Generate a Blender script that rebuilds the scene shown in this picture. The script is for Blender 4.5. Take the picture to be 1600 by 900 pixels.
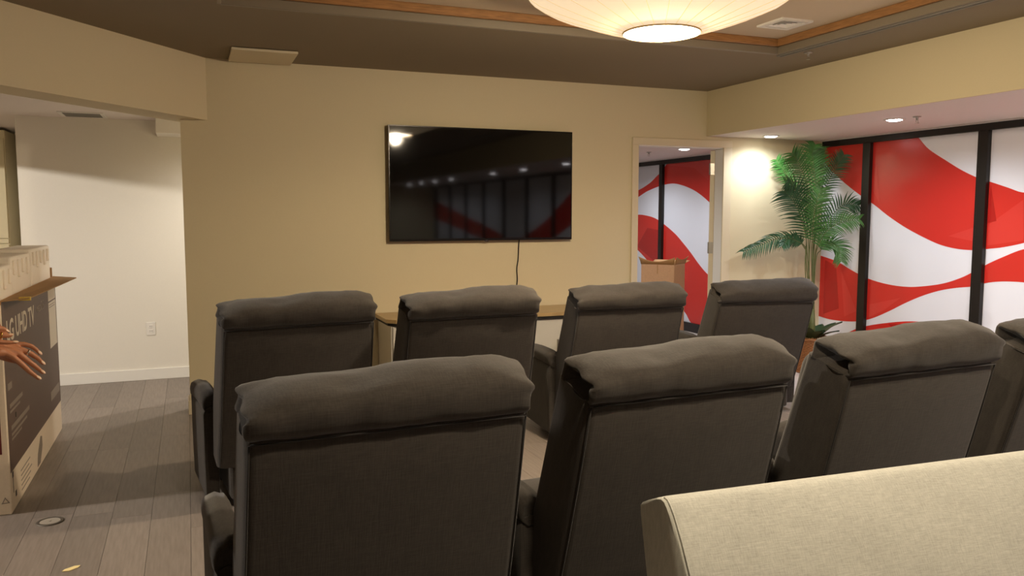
import bpy, bmesh, math, random
from mathutils import Vector, Matrix, noise
random.seed(7)
S = bpy.context.scene
for o in list(bpy.data.objects): bpy.data.objects.remove(o)
COL = S.collection
PI = math.pi

# ------------------------------------------------------------------ camera
F_PX = 1262.7; YAW = math.radians(21.77); PIT = math.radians(5.215); CAM = Vector((0, 0, 1.5))
FW = Vector((math.sin(YAW)*math.cos(PIT), math.cos(YAW)*math.cos(PIT), -math.sin(PIT)))
RT = Vector((math.cos(YAW), -math.sin(YAW), 0)); UP = RT.cross(FW)
cd = bpy.data.cameras.new('camera'); cam = bpy.data.objects.new('camera', cd); COL.objects.link(cam)
cd.sensor_width = 36; cd.lens = F_PX/1600*36; cd.clip_start = 0.05
m = Matrix((RT, UP, -FW)).transposed().to_4x4(); m.translation = CAM
cam.matrix_world = m
S.camera = cam

# ------------------------------------------------------------------ world, exposure
w = bpy.data.worlds.new('world'); S.world = w; w.use_nodes = True
w.node_tree.nodes['Background'].inputs[0].default_value = (0.9, 0.85, 0.8, 1)
w.node_tree.nodes['Background'].inputs[1].default_value = 0.02
S.view_settings.view_transform = 'Standard'; S.view_settings.look = 'None'
S.view_settings.exposure = 0.0; S.view_settings.gamma = 1.0
S.view_settings.use_curve_mapping = False

# light levels
DISC_E = 60.0; PEND_W = 150.0; SHADE_E = 0.80; PEND_COL = (1.0, 0.82, 0.58)
DOWN_W = 62.0; DOWN_COL = (0.88, 0.94, 1.0)
HALL_W = 650.0; HALL_COL = (1.0, 0.94, 0.86)
REAR_W = 160.0; REAR_COL = (1.0, 0.83, 0.60)

def lamp(name, kind, loc, power, col, size=0.08, parent=None, spot=None, blend=0.6):
    d = bpy.data.lights.new(name, kind); d.energy = power; d.color = col
    if kind == 'SPOT':
        d.spot_size = math.radians(spot); d.spot_blend = blend
    if kind in ('POINT', 'SPOT'): d.shadow_soft_size = size
    if kind == 'AREA': d.size = size
    o = bpy.data.objects.new(name, d); COL.objects.link(o); o.location = loc
    if parent: o.parent = parent
    return o

# ------------------------------------------------------------------ helpers
def lin(r, g, b):
    f = lambda c: (c/255/12.92) if c/255 <= 0.04045 else ((c/255+0.055)/1.055)**2.4
    return (f(r), f(g), f(b), 1)

def mat(name, col, rough=0.6, bump=0.0, scale=40, var=0.0, metal=0.0, spec=0.5, emit=None, es=0, stretch=None, rand=0.0, sheen=0.0, coord='Object'):
    m = bpy.data.materials.new(name); m.use_nodes = True
    nt = m.node_tree; N = nt.nodes; L = nt.links; b = N['Principled BSDF']
    if len(col) == 3: col = (*col, 1)
    b.inputs['Base Color'].default_value = col; b.inputs['Roughness'].default_value = rough
    b.inputs['Metallic'].default_value = metal; b.inputs['Specular IOR Level'].default_value = spec
    if sheen: b.inputs['Sheen Weight'].default_value = sheen
    if emit: b.inputs['Emission Color'].default_value = (*emit, 1); b.inputs['Emission Strength'].default_value = es
    if bump or var or rand:
        tc = N.new('ShaderNodeTexCoord'); mp = N.new('ShaderNodeMapping'); L.new(tc.outputs[coord], mp.inputs[0])
        if stretch: mp.inputs['Scale'].default_value = stretch
        nz = N.new('ShaderNodeTexNoise'); nz.inputs['Scale'].default_value = scale; nz.inputs['Detail'].default_value = 4
        L.new(mp.outputs[0], nz.inputs[0])
        if var or rand:
            rp = N.new('ShaderNodeMapRange'); L.new(nz.outputs[0], rp.inputs[0])
            rp.inputs[1].default_value = 0.3; rp.inputs[2].default_value = 0.7
            rp.inputs[3].default_value = 1-var; rp.inputs[4].default_value = 1+var
            val = rp.outputs[0]
            if rand:
                oi = N.new('ShaderNodeObjectInfo'); r2 = N.new('ShaderNodeMapRange'); L.new(oi.outputs['Random'], r2.inputs[0])
                r2.inputs[3].default_value = 1-rand; r2.inputs[4].default_value = 1+rand
                mu = N.new('ShaderNodeMath'); mu.operation = 'MULTIPLY'; L.new(val, mu.inputs[0]); L.new(r2.outputs[0], mu.inputs[1]); val = mu.outputs[0]
            mx = N.new('ShaderNodeMix'); mx.data_type = 'RGBA'; mx.blend_type = 'MULTIPLY'; mx.inputs[0].default_value = 1
            mx.inputs[6].default_value = col; L.new(val, mx.inputs[7]); L.new(mx.outputs[2], b.inputs['Base Color'])
        if bump:
            bp = N.new('ShaderNodeBump'); bp.inputs['Strength'].default_value = bump; bp.inputs['Distance'].default_value = 0.002
            L.new(nz.outputs[0], bp.inputs['Height']); L.new(bp.outputs[0], b.inputs['Normal'])
    return m

def fabric(name, col, fine, var, bump, rough=0.9):
    """woven cloth: two crossed stretched noises"""
    m = bpy.data.materials.new(name); m.use_nodes = True
    nt = m.node_tree; N = nt.nodes; L = nt.links; b = N['Principled BSDF']
    b.inputs['Roughness'].default_value = rough; b.inputs['Specular IOR Level'].default_value = 0.25
    b.inputs['Sheen Weight'].default_value = 0.15; b.inputs['Sheen Roughness'].default_value = 0.5
    tc = N.new('ShaderNodeTexCoord'); outs = []
    for sc in ((fine, fine*0.25, fine*0.08), (fine*0.1, fine*0.9, fine)):
        mp = N.new('ShaderNodeMapping'); mp.inputs['Scale'].default_value = sc; L.new(tc.outputs['Object'], mp.inputs[0])
        nz = N.new('ShaderNodeTexNoise'); nz.inputs['Scale'].default_value = 1; nz.inputs['Detail'].default_value = 3; L.new(mp.outputs[0], nz.inputs[0]); outs.append(nz.outputs[0])
    big = N.new('ShaderNodeTexNoise'); big.inputs['Scale'].default_value = 9; big.inputs['Detail'].default_value = 3; L.new(tc.outputs['Object'], big.inputs[0])
    ad = N.new('ShaderNodeMath'); ad.operation = 'ADD'; L.new(outs[0], ad.inputs[0]); L.new(outs[1], ad.inputs[1])
    a2 = N.new('ShaderNodeMath'); a2.operation = 'MULTIPLY_ADD'; L.new(big.outputs[0], a2.inputs[0]); a2.inputs[1].default_value = 0.5; L.new(ad.outputs[0], a2.inputs[2])
    rp = N.new('ShaderNodeMapRange'); L.new(a2.outputs[0], rp.inputs[0]); rp.inputs[1].default_value = 0.85; rp.inputs[2].default_value = 1.65
    rp.inputs[3].default_value = 1-var; rp.inputs[4].default_value = 1+var
    mx = N.new('ShaderNodeMix'); mx.data_type = 'RGBA'; mx.blend_type = 'MULTIPLY'; mx.inputs[0].default_value = 1
    mx.inputs[6].default_value = col; L.new(rp.outputs[0], mx.inputs[7]); L.new(mx.outputs[2], b.inputs['Base Color'])
    bp = N.new('ShaderNodeBump'); bp.inputs['Strength'].default_value = bump; bp.inputs['Distance'].default_value = 0.001
    L.new(ad.outputs[0], bp.inputs['Height']); L.new(bp.outputs[0], b.inputs['Normal'])
    return m

def obj(name, bm, m, parent=None, smooth=False, kind=None):
    me = bpy.data.meshes.new(name)
    if isinstance(bm, bmesh.types.BMesh):
        bmesh.ops.recalc_face_normals(bm, faces=bm.faces); bm.to_mesh(me); bm.free()
    else: me = bm
    me.materials.clear(); me.materials.append(m)
    if smooth:
        me.polygons.foreach_set('use_smooth', [True]*len(me.polygons)); me.update()
    o = bpy.data.objects.new(name, me); COL.objects.link(o)
    if parent: o.parent = parent
    if kind: o['kind'] = kind
    return o

def smooth_angle(o, deg=40):
    me = o.data
    me.polygons.foreach_set('use_smooth', [True]*len(me.polygons))
    bm = bmesh.new(); bm.from_mesh(me)
    for e in bm.edges:
        if len(e.link_faces) == 2 and e.calc_face_angle(0) > math.radians(deg): e.smooth = False
    bm.to_mesh(me); bm.free(); me.update()
    return o

def thing(name, label, cat, loc=(0, 0, 0), rz=0, group=None):
    o = bpy.data.objects.new(name, None); COL.objects.link(o); o.location = loc; o.rotation_euler = (0, 0, rz)
    o.empty_display_size = 0.1
    tag(o, label, cat, group); return o
def tag(o, label, cat, group=None):
    o['label'] = label; o['category'] = cat
    if group: o['group'] = group
    return o
def struct(name, bm, m, parent=None, smooth=False):
    o = obj(name, bm, m, parent, smooth)
    if not parent: o['kind'] = 'structure'
    return o
def struct_empty(name, label=None):
    o = bpy.data.objects.new(name, None); COL.objects.link(o); o['kind'] = 'structure'; return o
def dup(root, loc, rz, label, group=None):
    r = root.copy(); COL.objects.link(r); r.location = loc; r.rotation_euler = (0, 0, rz); r['label'] = label
    if group: r['group'] = group
    for ch in list(root.children):
        c = ch.copy(); COL.objects.link(c); c.parent = r
        for g in ch.children:
            d = g.copy(); COL.objects.link(d); d.parent = c
    return r

def B(): return bmesh.new()
def box(bm, x0, x1, y0, y1, z0, z1, bev=0, seg=2, mtx=None):
    r = bmesh.ops.create_cube(bm, size=1)
    vs = r['verts']
    bmesh.ops.transform(bm, verts=vs, matrix=Matrix.Translation(((x0+x1)/2, (y0+y1)/2, (z0+z1)/2)) @ Matrix.Diagonal((x1-x0, y1-y0, z1-z0, 1)))
    if bev:
        es = {e for v in vs for e in v.link_edges}
        rr = bmesh.ops.bevel(bm, geom=list(es), offset=bev, segments=seg, affect='EDGES', profile=0.5)
        vs = list({v for f in rr['faces'] for v in f.verts})
    if mtx: bmesh.ops.transform(bm, verts=list({v for v in vs}), matrix=mtx)
    return bm
def lathe(bm, prof, segs=32, c=(0, 0, 0), rf=None, cap=True):
    rings = []
    for i, (r, z) in enumerate(prof):
        ring = []
        for k in range(segs):
            a = 2*PI*k/segs; rr = r*(rf(a, i) if rf else 1)
            ring.append(bm.verts.new((c[0]+rr*math.cos(a), c[1]+rr*math.sin(a), c[2]+z)))
        rings.append(ring)
    for A, Bq in zip(rings, rings[1:]):
        for k in range(segs): bm.faces.new((A[k], A[(k+1) % segs], Bq[(k+1) % segs], Bq[k]))
    if cap:
        for R_ in (rings[0], rings[-1]):
            bm.faces.new(R_)
    return bm
def loft(bm, rings, cap=True):
    V = [[bm.verts.new(p) for p in r] for r in rings]
    n = len(V[0])
    for A, Bq in zip(V, V[1:]):
        for k in range(n): bm.faces.new((A[k], A[(k+1) % n], Bq[(k+1) % n], Bq[k]))
    if cap:
        bm.faces.new(V[0]); bm.faces.new(V[-1])
    return bm
def tube(bm, pts, r, segs=8, r2=None):
    pts = [Vector(p) for p in pts]; rings = []; n = len(pts); nrm = None
    for i, p in enumerate(pts):
        t = (pts[min(i+1, n-1)]-pts[max(i-1, 0)]).normalized()
        if nrm is None:
            nrm = t.orthogonal().normalized()
        else:
            nrm = (nrm - t*nrm.dot(t)).normalized()
        bn = t.cross(nrm); rr = r if r2 is None else r+(r2-r)*i/(n-1)
        rings.append([p+(nrm*math.cos(2*PI*k/segs)+bn*math.sin(2*PI*k/segs))*rr for k in range(segs)])
    return loft(bm, rings)
def prism(bm, pts, z0, z1):
    a = [bm.verts.new((x, y, z0)) for x, y in pts]; b = [bm.verts.new((x, y, z1)) for x, y in pts]
    n = len(pts)
    for k in range(n): bm.faces.new((a[k], a[(k+1) % n], b[(k+1) % n], b[k]))
    bm.faces.new(a); bm.faces.new(b); return bm
def cam_pt(px, py, d):
    return CAM + FW*d + RT*((px-800)/F_PX*d) + UP*((450-py)/F_PX*d)
def smoothcurve(pts, n):
    """Catmull-Rom through pts"""
    P = [Vector(p) for p in pts]; P = [2*P[0]-P[1]]+P+[2*P[-1]-P[-2]]; out = []
    segn = len(P)-3
    for i in range(n+1):
        t = i/n*segn; k = min(int(t), segn-1); u = t-k
        a, b, c, d = P[k:k+4]
        out.append(0.5*((2*b)+(c-a)*u+(2*a-5*b+4*c-d)*u*u+(3*b-a-3*c+d)*u**3))
    return out

# ------------------------------------------------------------------ materials
M = {}
M['wall_beige'] = mat('wall_beige', lin(214, 201, 166), 0.75, 0.08, 120, 0.01)
M['wall_white'] = mat('wall_white', lin(232, 226, 214), 0.7, 0.06, 120, 0.01)
M['ceil_taupe'] = mat('ceiling_taupe', lin(136, 122, 100), 0.8, 0.05, 120, 0.01)
M['fascia'] = mat('tray_fascia', lin(124, 114, 98), 0.4)
M['ceil_tray'] = mat('ceiling_tray', lin(205, 188, 160), 0.8, 0.05, 120, 0.01)
M['ceil_white'] = mat('ceiling_white', lin(225, 215, 208), 0.8, 0.05, 120, 0.01)
M['trim_cream'] = mat('trim_cream', lin(216, 203, 172), 0.45)
M['trim_white'] = mat('trim_white', lin(236, 232, 224), 0.45)
M['wood_trim'] = mat('wood_trim', lin(150, 108, 66), 0.4, 0.1, 12, 0.25, stretch=(1, 12, 12))
M['wood_trim_y'] = mat('wood_trim_y', lin(150, 108, 66), 0.4, 0.1, 12, 0.25, stretch=(12, 1, 12))
M['plank'] = mat('plank', lin(130, 119, 110), 0.42, 0.05, 9, 0.14, stretch=(9, 0.7, 1), rand=0.10, spec=0.4)
M['floor_light'] = mat('floor_light', lin(205, 195, 190), 0.35, 0.02, 30, 0.04)
M['subfloor'] = mat('subfloor', lin(50, 45, 40), 0.8)
M['frame_dark'] = mat('frame_dark', lin(34, 30, 27), 0.35, metal=0.3)
M['film_white'] = mat('film_white', lin(230, 230, 238), 0.22, spec=0.5)
M['film_red'] = mat('film_red', lin(206, 50, 42), 0.22)
M['film_red_light'] = mat('film_red_light', lin(212, 62, 54), 0.22)
M['film_red_dark'] = mat('film_red_dark', lin(176, 34, 30), 0.22)
M['chair'] = fabric('charcoal_fabric', lin(56, 51, 46), 260, 0.28, 0.35)
M['piping'] = fabric('seam_shade_piping', lin(34, 31, 29), 200, 0.1, 0.2)  # dark tone puts the shade of the seam creases into the piping
M['sofa'] = fabric('beige_linen', lin(170, 169, 160), 380, 0.20, 0.3)
M['black'] = mat('black_plastic', lin(14, 13, 13), 0.35)
M['screen'] = mat('screen_glass', lin(9, 8, 8), 0.045, spec=0.4)
M['metal'] = mat('brushed_metal', lin(170, 165, 158), 0.35, metal=0.9)
M['white_plastic'] = mat('white_plastic', lin(232, 228, 220), 0.35)
M['grille'] = mat('grille_grey', lin(120, 116, 108), 0.5)
M['dark_slot'] = mat('dark_slot', lin(30, 27, 24), 0.7)
M['oak'] = mat('oak_top', lin(176, 148, 102), 0.35, 0.08, 10, 0.15, stretch=(1, 12, 12))
M['credenza'] = mat('credenza_white', lin(205, 200, 188), 0.4)
M['card'] = mat('cardboard', lin(180, 134, 86), 0.85, 0.1, 60, 0.05)
M['card_dark'] = mat('cardboard_inside', lin(160, 124, 80), 0.85, 0.1, 60, 0.05)
M['card_box'] = mat('moving_box_cardboard', lin(205, 160, 122), 0.85, 0.1, 60, 0.05)
M['carton_white'] = mat('carton_white', lin(224, 208, 186), 0.7, 0.05, 60, 0.03)
M['carton_print'] = mat('carton_print', lin(90, 70, 60), 0.55, 0.03, 60, 0.03)
M['carton_red'] = mat('carton_red', lin(92, 26, 22), 0.55)
M['print_light'] = mat('print_light', lin(206, 196, 178), 0.6)
M['print_grey'] = mat('print_grey', lin(136, 124, 112), 0.6)
M['print_dark'] = mat('print_dark', lin(56, 46, 40), 0.6)
M['foam'] = mat('foam_white', lin(250, 242, 226), 0.55, 0.2, 220, 0.03)
M['tape'] = mat('tape_yellow', lin(222, 190, 80), 0.4)
M['skin'] = mat('skin', lin(176, 116, 80), 0.5, 0.08, 300, 0.06)
M['nail'] = mat('nail', lin(226, 190, 160), 0.25)
M['gold'] = mat('gold', lin(214, 170, 90), 0.2, metal=1)
M['silver'] = mat('silver', lin(220, 210, 200), 0.2, metal=1)
M['cloth_dark'] = mat('cloth_dark', lin(52, 50, 54), 0.9, 0.2, 200, 0.05)
M['cloth_blue'] = mat('cloth_denim', lin(50, 58, 78), 0.9, 0.2, 200, 0.05)
M['hair'] = mat('hair', lin(34, 24, 18), 0.5, 0.4, 90, 0.2, stretch=(6, 6, 0.6))
M['eye'] = mat('eye', lin(60, 45, 35), 0.2)
M['frond'] = mat('palm_leaf', lin(62, 112, 48), 0.38, 0.05, 20, 0.30)
M['frond_dark'] = mat('palm_leaf_dark', lin(42, 84, 48), 0.38, 0.05, 20, 0.25)
M['palm_stem'] = mat('palm_stem', lin(92, 98, 52), 0.5, 0.1, 20, 0.2)
M['leaf_dark'] = mat('leaf_dark', lin(34, 66, 40), 0.3, 0.05, 20, 0.2)
M['wicker'] = mat('wicker', lin(140, 88, 44), 0.55, 0.2, 60, 0.25)
M['soil'] = mat('soil', lin(60, 45, 32), 0.95, 0.6, 60, 0.3)
M['scrap'] = mat('scrap', lin(245, 225, 160), 0.5)
M['shade'] = mat('shade_fabric', lin(235, 215, 180), 0.8, emit=(1.0, 0.78, 0.50), es=SHADE_E)
M['shade_seam'] = mat('shade_seam', lin(190, 165, 125), 0.8, emit=(1.0, 0.74, 0.46), es=SHADE_E*0.6)
M['diffuser'] = mat('lamp_diffuser', (1, 1, 1), 0.5, emit=PEND_COL, es=DISC_E)
M['down_led'] = mat('downlight_led', (1, 1, 1), 0.5, emit=(1, 0.96, 0.97), es=30)
M['hall_led'] = mat('hall_led', (1, 1, 1), 0.5, emit=(1, 0.92, 0.8), es=20)

# ------------------------------------------------------------------ floor
XL, YF, YB = -7.5, -7.6, 9.7
XS, XG, YW = 4.535, 5.95, 6.445          # soffit face, glass plane, TV wall
fl = struct('floor', box(B(), XL, XS, YF, YB, -0.12, -0.012), M['subfloor'])
bmu = bmesh.new(); pw, pl = 0.182, 1.22
box(bmu, 0.0008, pw-0.0008, 0.0008, pl-0.0008, -0.012, 0.0)
plank_me = bpy.data.meshes.new('plank'); bmu.to_mesh(plank_me); bmu.free(); plank_me.materials.append(M['plank'])
rest = B(); rnd = random.Random(3)
nx = int((XS-XL)/pw)
for i in range(nx+1):
    x = XL+i*pw; off = rnd.random()*pl
    y = YF-off
    while y < YB:
        y0, y1 = max(y, YF), min(y+pl, YB); x1 = min(x+pw, XS)
        full = (y0 == y and y1 == y+pl and x1 == x+pw)
        if full and -2.0 < x < 1.5 and 1.6 < y < 8.6:
            o = bpy.data.objects.new('plank', plank_me); COL.objects.link(o); o.location = (x, y, 0); o.parent = fl
        elif y1-y0 > 0.01 and x1-x > 0.005:
            box(rest, x+0.0008, x1-0.0008, y0+0.0008, y1-0.0008, -0.012, 0.0)
        y += pl
obj('remaining_planks', rest, M['plank'], fl, kind='stuff')
struct('floor', box(B(), XS, XG+0.05, YF, 11.2, -0.12, 0.0), M['floor_light'])
struct('floor', box(B(), 1.6, XS, YB, 11.2, -0.12, 0.0), M['floor_light'])

# ------------------------------------------------------------------ walls
ZC, ZT, ZSOF, ZH = 2.64, 2.745, 2.227, 2.33
DX0, DX1, DZ = 3.80, 4.745, 2.13
bm = B(); T = 0.20
WT = 0.125
box(bm, -0.03, 0.35, YW, YW+T, 0, 2.75); box(bm, 0.35, DX0, YW, YW+WT, 0, 2.75)
box(bm, DX0, DX1, YW, YW+WT, DZ, 2.75); box(bm, DX1, XG+0.08, YW, YW+WT, 0, 2.75)
struct('wall_back', bm, M['wall_beige'])
bm = B(); box(bm, -0.03-0.014, DX0-0.09, YW-0.014, YW, 0, 0.105, 0.002, 1); box(bm, -0.044, -0.03, YW, YW+T, 0, 0.105)
box(bm, DX1+0.09, XG-0.05, YW-0.014, YW, 0, 0.105, 0.002, 1)
struct('baseboard_back', bm, M['trim_cream'])
# hall
struct('wall_hall', box(B(), -1.33, 1.6, 7.97, 8.1, 0, 2.75), M['wall_white'])
struct('baseboard_hall', box(B(), -1.335, 1.6, 7.955, 7.97, 0, 0.10, 0.002, 1), M['trim_white'])
struct('wall_hall_right', box(B(), 1.5, 1.6, YW+WT, 11.2, 0, 2.75), M['wall_white'])
struct('wall_far', box(B(), XL, -1.2, YB, YB+0.1, 0, 2.75), M['wall_beige'])
struct('wall_alcove', box(B(), -1.33, -1.22, 8.1, YB, 0, 2.75), M['wall_white'])
struct('wall_left', box(B(), XL-0.1, XL, YF, YB, 0, 2.75), M['wall_beige'])
struct('wall_front', box(B(), XL, XG+0.2, YF-0.1, YF, 0, 2.75), M['wall_beige'])
struct('wall_corridor', box(B(), 1.5, XG+0.2, 11.2, 11.3, 0, 2.75), M['wall_white'])
# bulkhead against the hall wall
struct('trim_1', box(B(), -0.23, 1.5, 7.6, 7.97, 2.19, ZH), M['wall_white'])
# beam (diagonal) over the hall opening
bd = Vector((1.071, 1.343)).normalized(); bn_ = Vector((-bd.y, bd.x))
p0 = Vector((0.176, 6.47)); far = p0 - bd*9.9; th = 0.27
bm = B()
prism(bm, [tuple(p0), tuple(far), tuple(far+bn_*th), tuple(p0+bn_*th-bd*0.0)], 2.19, 2.75)
struct('wall_beam', bm, M['wall_beige'])
# main ceiling with tray opening
TX0, TX1, TY0, TY1 = 0.2, 3.965, 2.3, 4.79
def ceil_poly(bm, pts, z0, z1): prism(bm, pts, z0, z1)
bm = B()
box(bm, TX0, XS, TY1, YW+0.1, ZC, ZC+0.06)
box(bm, TX1, XS, YF, TY1, ZC, ZC+0.06)
box(bm, TX0, TX1, YF, TY0, ZC, ZC+0.06)
edge = lambda y: p0.x + (y-p0.y)*bd.x/bd.y - 0.05
prism(bm, [(TX0, YF), (TX0, YW+0.1), (edge(YW), YW+0.1), (edge(YF), YF)], ZC, ZC+0.06)
struct('ceiling', bm, M['ceil_taupe'])
struct('ceiling', box(B(), TX0-0.1, TX1+0.1, TY0-0.1, TY1+0.1, ZT, ZT+0.04), M['ceil_tray'])
# tray wooden trim, four lengths
def trim_ring(name, z0, z1, inset, m, my):
    t = struct_empty(name)
    for (a, b, c, d, mm) in ((TX0, TX1, TY1-inset, TY1+0.02, m), (TX0, TX1, TY0-0.02, TY0+inset, m), (TX1-inset, TX1+0.02, TY0, TY1, my), (TX0-0.02, TX0+inset, TY0, TY1, my)):
        obj('trim_board', box(B(), a, b, c, d, z0, z1, 0.004, 1), mm, t)
    return t
trim_ring('trim_2', ZC-0.001, ZC+0.052, 0.006, M['fascia'], M['fascia'])
trim_ring('trim_3', ZC+0.052, ZT, 0.022, M['wood_trim'], M['wood_trim_y'])
# soffit face + low ceiling
bm = B(); box(bm, XS, XS+0.02, YF, YW, ZSOF, 2.75); struct('wall_soffit', bm, M['wall_beige'])
bm = B(); box(bm, XS+0.02, XG-0.09, YF, YW, ZSOF+0.001, ZSOF+0.05)
box(bm, 1.6, XG-0.09, YW+WT, 11.2, ZSOF+0.001, ZSOF+0.05)
struct('ceiling', bm, M['ceil_white'])
bm = B(); box(bm, XG-0.082, XG+0.05, YF, 11.2, ZSOF-0.006, ZSOF+0.05); struct('trim_4', bm, M['ceil_white'])
bm = B(); prism(bm, [(XL, YB), (XL, far.y-1), tuple(far+bn_*0.1), tuple(p0+bn_*0.1), (1.6, YW+0.1), (1.6, 8.1), (-1.2, 8.1), (-1.2, YB)], ZH, ZH+0.06)
struct('ceiling', bm, M['ceil_white'])

# ------------------------------------------------------------------ glass partition
win = struct_empty('window_1')
ys = [-2.95]
mull = []
y = 4.665
pitch = 1.2
yy = 9.42
while yy > YF:
    mull.append(yy); yy -= 1.19
mull = sorted([9.42, 8.23, 7.04, 5.865, 4.665, 3.47, 2.27, 1.07, -0.13, -1.33, -2.53, -3.73, -4.93, -6.13, -7.33, 10.62])
edges_y = [YF]+mull+[11.2]
ZB0, ZB1, ZH0, ZH1 = 0.03, 0.115, 2.165, ZSOF-0.006
obj('header_rail', box(B(), XG-0.035, XG+0.03, YF, 11.2, ZH0, ZH1, 0.003, 1), M['frame_dark'], win)
obj('sill_rail', box(B(), XG-0.035, XG+0.03, YF, 11.2, 0.0, ZB1, 0.003, 1), M['frame_dark'], win)
for yv in mull:
    bm = B(); box(bm, XG-0.045, XG+0.03, yv-0.045, yv+0.03, ZB1, ZH0, 0.002, 1)
    mu_ = obj('mullion', bm, M['frame_dark'], win); obj('glazing_bead', box(B(), XG-0.030, XG+0.03, yv+0.03, yv+0.058, ZB1, ZH0, 0.002, 1), M['frame_dark'], mu_)
# printed bands, (y, z) on the glass
def interp(tab):
    tab = sorted(tab)
    def f(y):
        if y <= tab[0][0]:
            a, b = tab[0], tab[1]
        elif y >= tab[-1][0]:
            a, b = tab[-2], tab[-1]
        else:
            for k in range(len(tab)-1):
                if tab[k][0] <= y <= tab[k+1][0]: break
            n = len(tab); p = [tab[max(0, k-1)], tab[k], tab[k+1], tab[min(n-1, k+2)]]
            a, b = p[1], p[2]; h = b[0]-a[0]; u = (y-a[0])/h
            m1 = (b[1]-p[0][1])/(b[0]-p[0][0]) if b[0] != p[0][0] else 0
            m2 = (p[3][1]-a[1])/(p[3][0]-a[0]) if p[3][0] != a[0] else 0
            return (2*u**3-3*u*u+1)*a[1]+(u**3-2*u*u+u)*h*m1+(-2*u**3+3*u*u)*b[1]+(u**3-u*u)*h*m2
        return a[1]+(b[1]-a[1])*(y-a[0])/(b[0]-a[0])
    return f
def wave(pts, z): return pts
b1hi = interp([(-3.3, 1.2), (-2, 1.0), (-0.6, 1.35), (0.8, 1.95), (2.0, 2.15), (3.0, 1.95), (3.7, 1.65), (4.33, 1.666), (4.46, 1.707), (4.608, 1.756), (4.697, 1.782), (4.869, 1.859), (5.037, 1.955), (5.213, 2.063), (5.312, 2.159), (5.45, 2.3), (6.5, 3.2)])
b1lo = interp([(-3.3, 0.9), (-2, 0.75), (-0.6, 0.95), (0.8, 1.4), (2.0, 1.8), (3.0, 1.7), (3.8, 1.43), (4.307, 1.28), (4.48, 1.24), (4.614, 1.222), (4.714, 1.208), (4.886, 1.213), (5.053, 1.243), (5.229, 1.304), (5.415, 1.382), (5.61, 1.483), (5.781, 1.588), (5.922, 1.662), (6.106, 1.77), (6.259, 1.872), (6.418, 2.0), (6.6, 2.15)])
b2hi = interp([(-3.3, 0.5), (-1.5, 0.4), (0, 0.7), (1.5, 1.1), (3.0, 1.42), (3.7, 1.36), (4.304, 1.232), (4.475, 1.162), (4.606, 1.098), (4.717, 1.034), (4.819, 0.98), (4.978, 0.92), (5.147, 0.882), (5.355, 0.855), (5.577, 0.859), (5.813, 0.894), (6.028, 0.961), (6.217, 1.034), (6.493, 1.091)])
b2lo = interp([(-3.3, 0.3), (-1.5, 0.2), (0, 0.4), (1.5, 0.7), (3.0, 0.95), (3.7, 0.97), (4.289, 0.979), (4.464, 0.972), (4.598, 0.95), (4.71, 0.913), (4.867, 0.888), (5.031, 0.85), (5.201, 0.79), (5.378, 0.709), (5.564, 0.611), (5.759, 0.522), (5.932, 0.474), (6.113, 0.454), (6.304, 0.451), (6.483, 0.47)])
b3hi = interp([(-3.3, 0.12), (2.5, 0.1), (3.5, 0.22), (4.445, 0.453), (4.583, 0.49), (4.847, 0.543), (5.014, 0.563), (5.188, 0.561), (5.369, 0.543), (5.558, 0.507), (5.756, 0.46), (5.928, 0.405), (6.106, 0.311), (6.4, 0.12)])
n1hi = interp([(6.6, 3), (8.9, 2.6), (9.292, 2.201), (9.458, 2.074), (9.584, 2.011), (9.747, 1.93), (10.088, 1.834), (11.2, 1.7)])
n1lo = interp([(6.6, 1.0), (7.5, 1.2), (8.1, 1.5), (8.372, 1.654), (8.535, 1.738), (8.703, 1.806), (8.933, 1.868), (9.172, 1.903), (9.452, 1.885), (9.811, 1.819), (10.085, 1.736), (11.2, 1.5)])
n2hi = interp([(6.6, 0.3), (7.6, 0.4), (8.381, 0.77), (8.559, 0.881), (8.731, 1.009), (8.908, 1.127), (9.09, 1.239), (9.34, 1.353), (9.567, 1.437), (9.801, 1.479), (10.078, 1.489), (11.2, 1.3)])
n2lo = interp([(6.6, 0.11), (8.6, 0.115), (8.711, 0.122), (8.818, 0.219), (10.101, 1.014), (11.2, 1.2)])
flat = lambda z: (lambda y: z)
def band(name, m, lo, hi, ya, yb, parent, zmin, zmax, proud=0.0015):
    bm = B(); n = max(6, int((yb-ya)/0.03)); prev = None; made = 0
    for i in range(n+1):
        y = ya+(yb-ya)*i/n
        a = min(max(lo(y), zmin), zmax); b = min(max(hi(y), zmin), zmax)
        x = XG-0.004-proud
        v = [bm.verts.new((x, y, a)), bm.verts.new((x, y, max(b, a))), bm.verts.new((XG-0.004, y, max(b, a))), bm.verts.new((XG-0.004, y, a))]
        if prev and (b-a > 1e-4 or prev[4] > 1e-4):
            for k in range(4): bm.faces.new((prev[k], prev[(k+1) % 4], v[(k+1) % 4], v[k]))
            made += 1
        prev = v+[b-a]
    for v in [v for v in bm.verts if not v.link_faces]: bm.verts.remove(v)
    if made: obj(name, bm, m, parent)
    else: bm.free()
def facet(pts, m, parent, k):
    bm = B(); x = XG-0.0055-0.0004*(k % 2)
    a = [bm.verts.new((x-0.0006, y, z)) for y, z in pts]; b = [bm.verts.new((x, y, z)) for y, z in pts]; n = len(pts)
    for i in range(n): bm.faces.new((a[i], a[(i+1) % n], b[(i+1) % n], b[i]))
    bm.faces.new(a); bm.faces.new(b); obj('print_facet', bm, m, parent)
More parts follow.
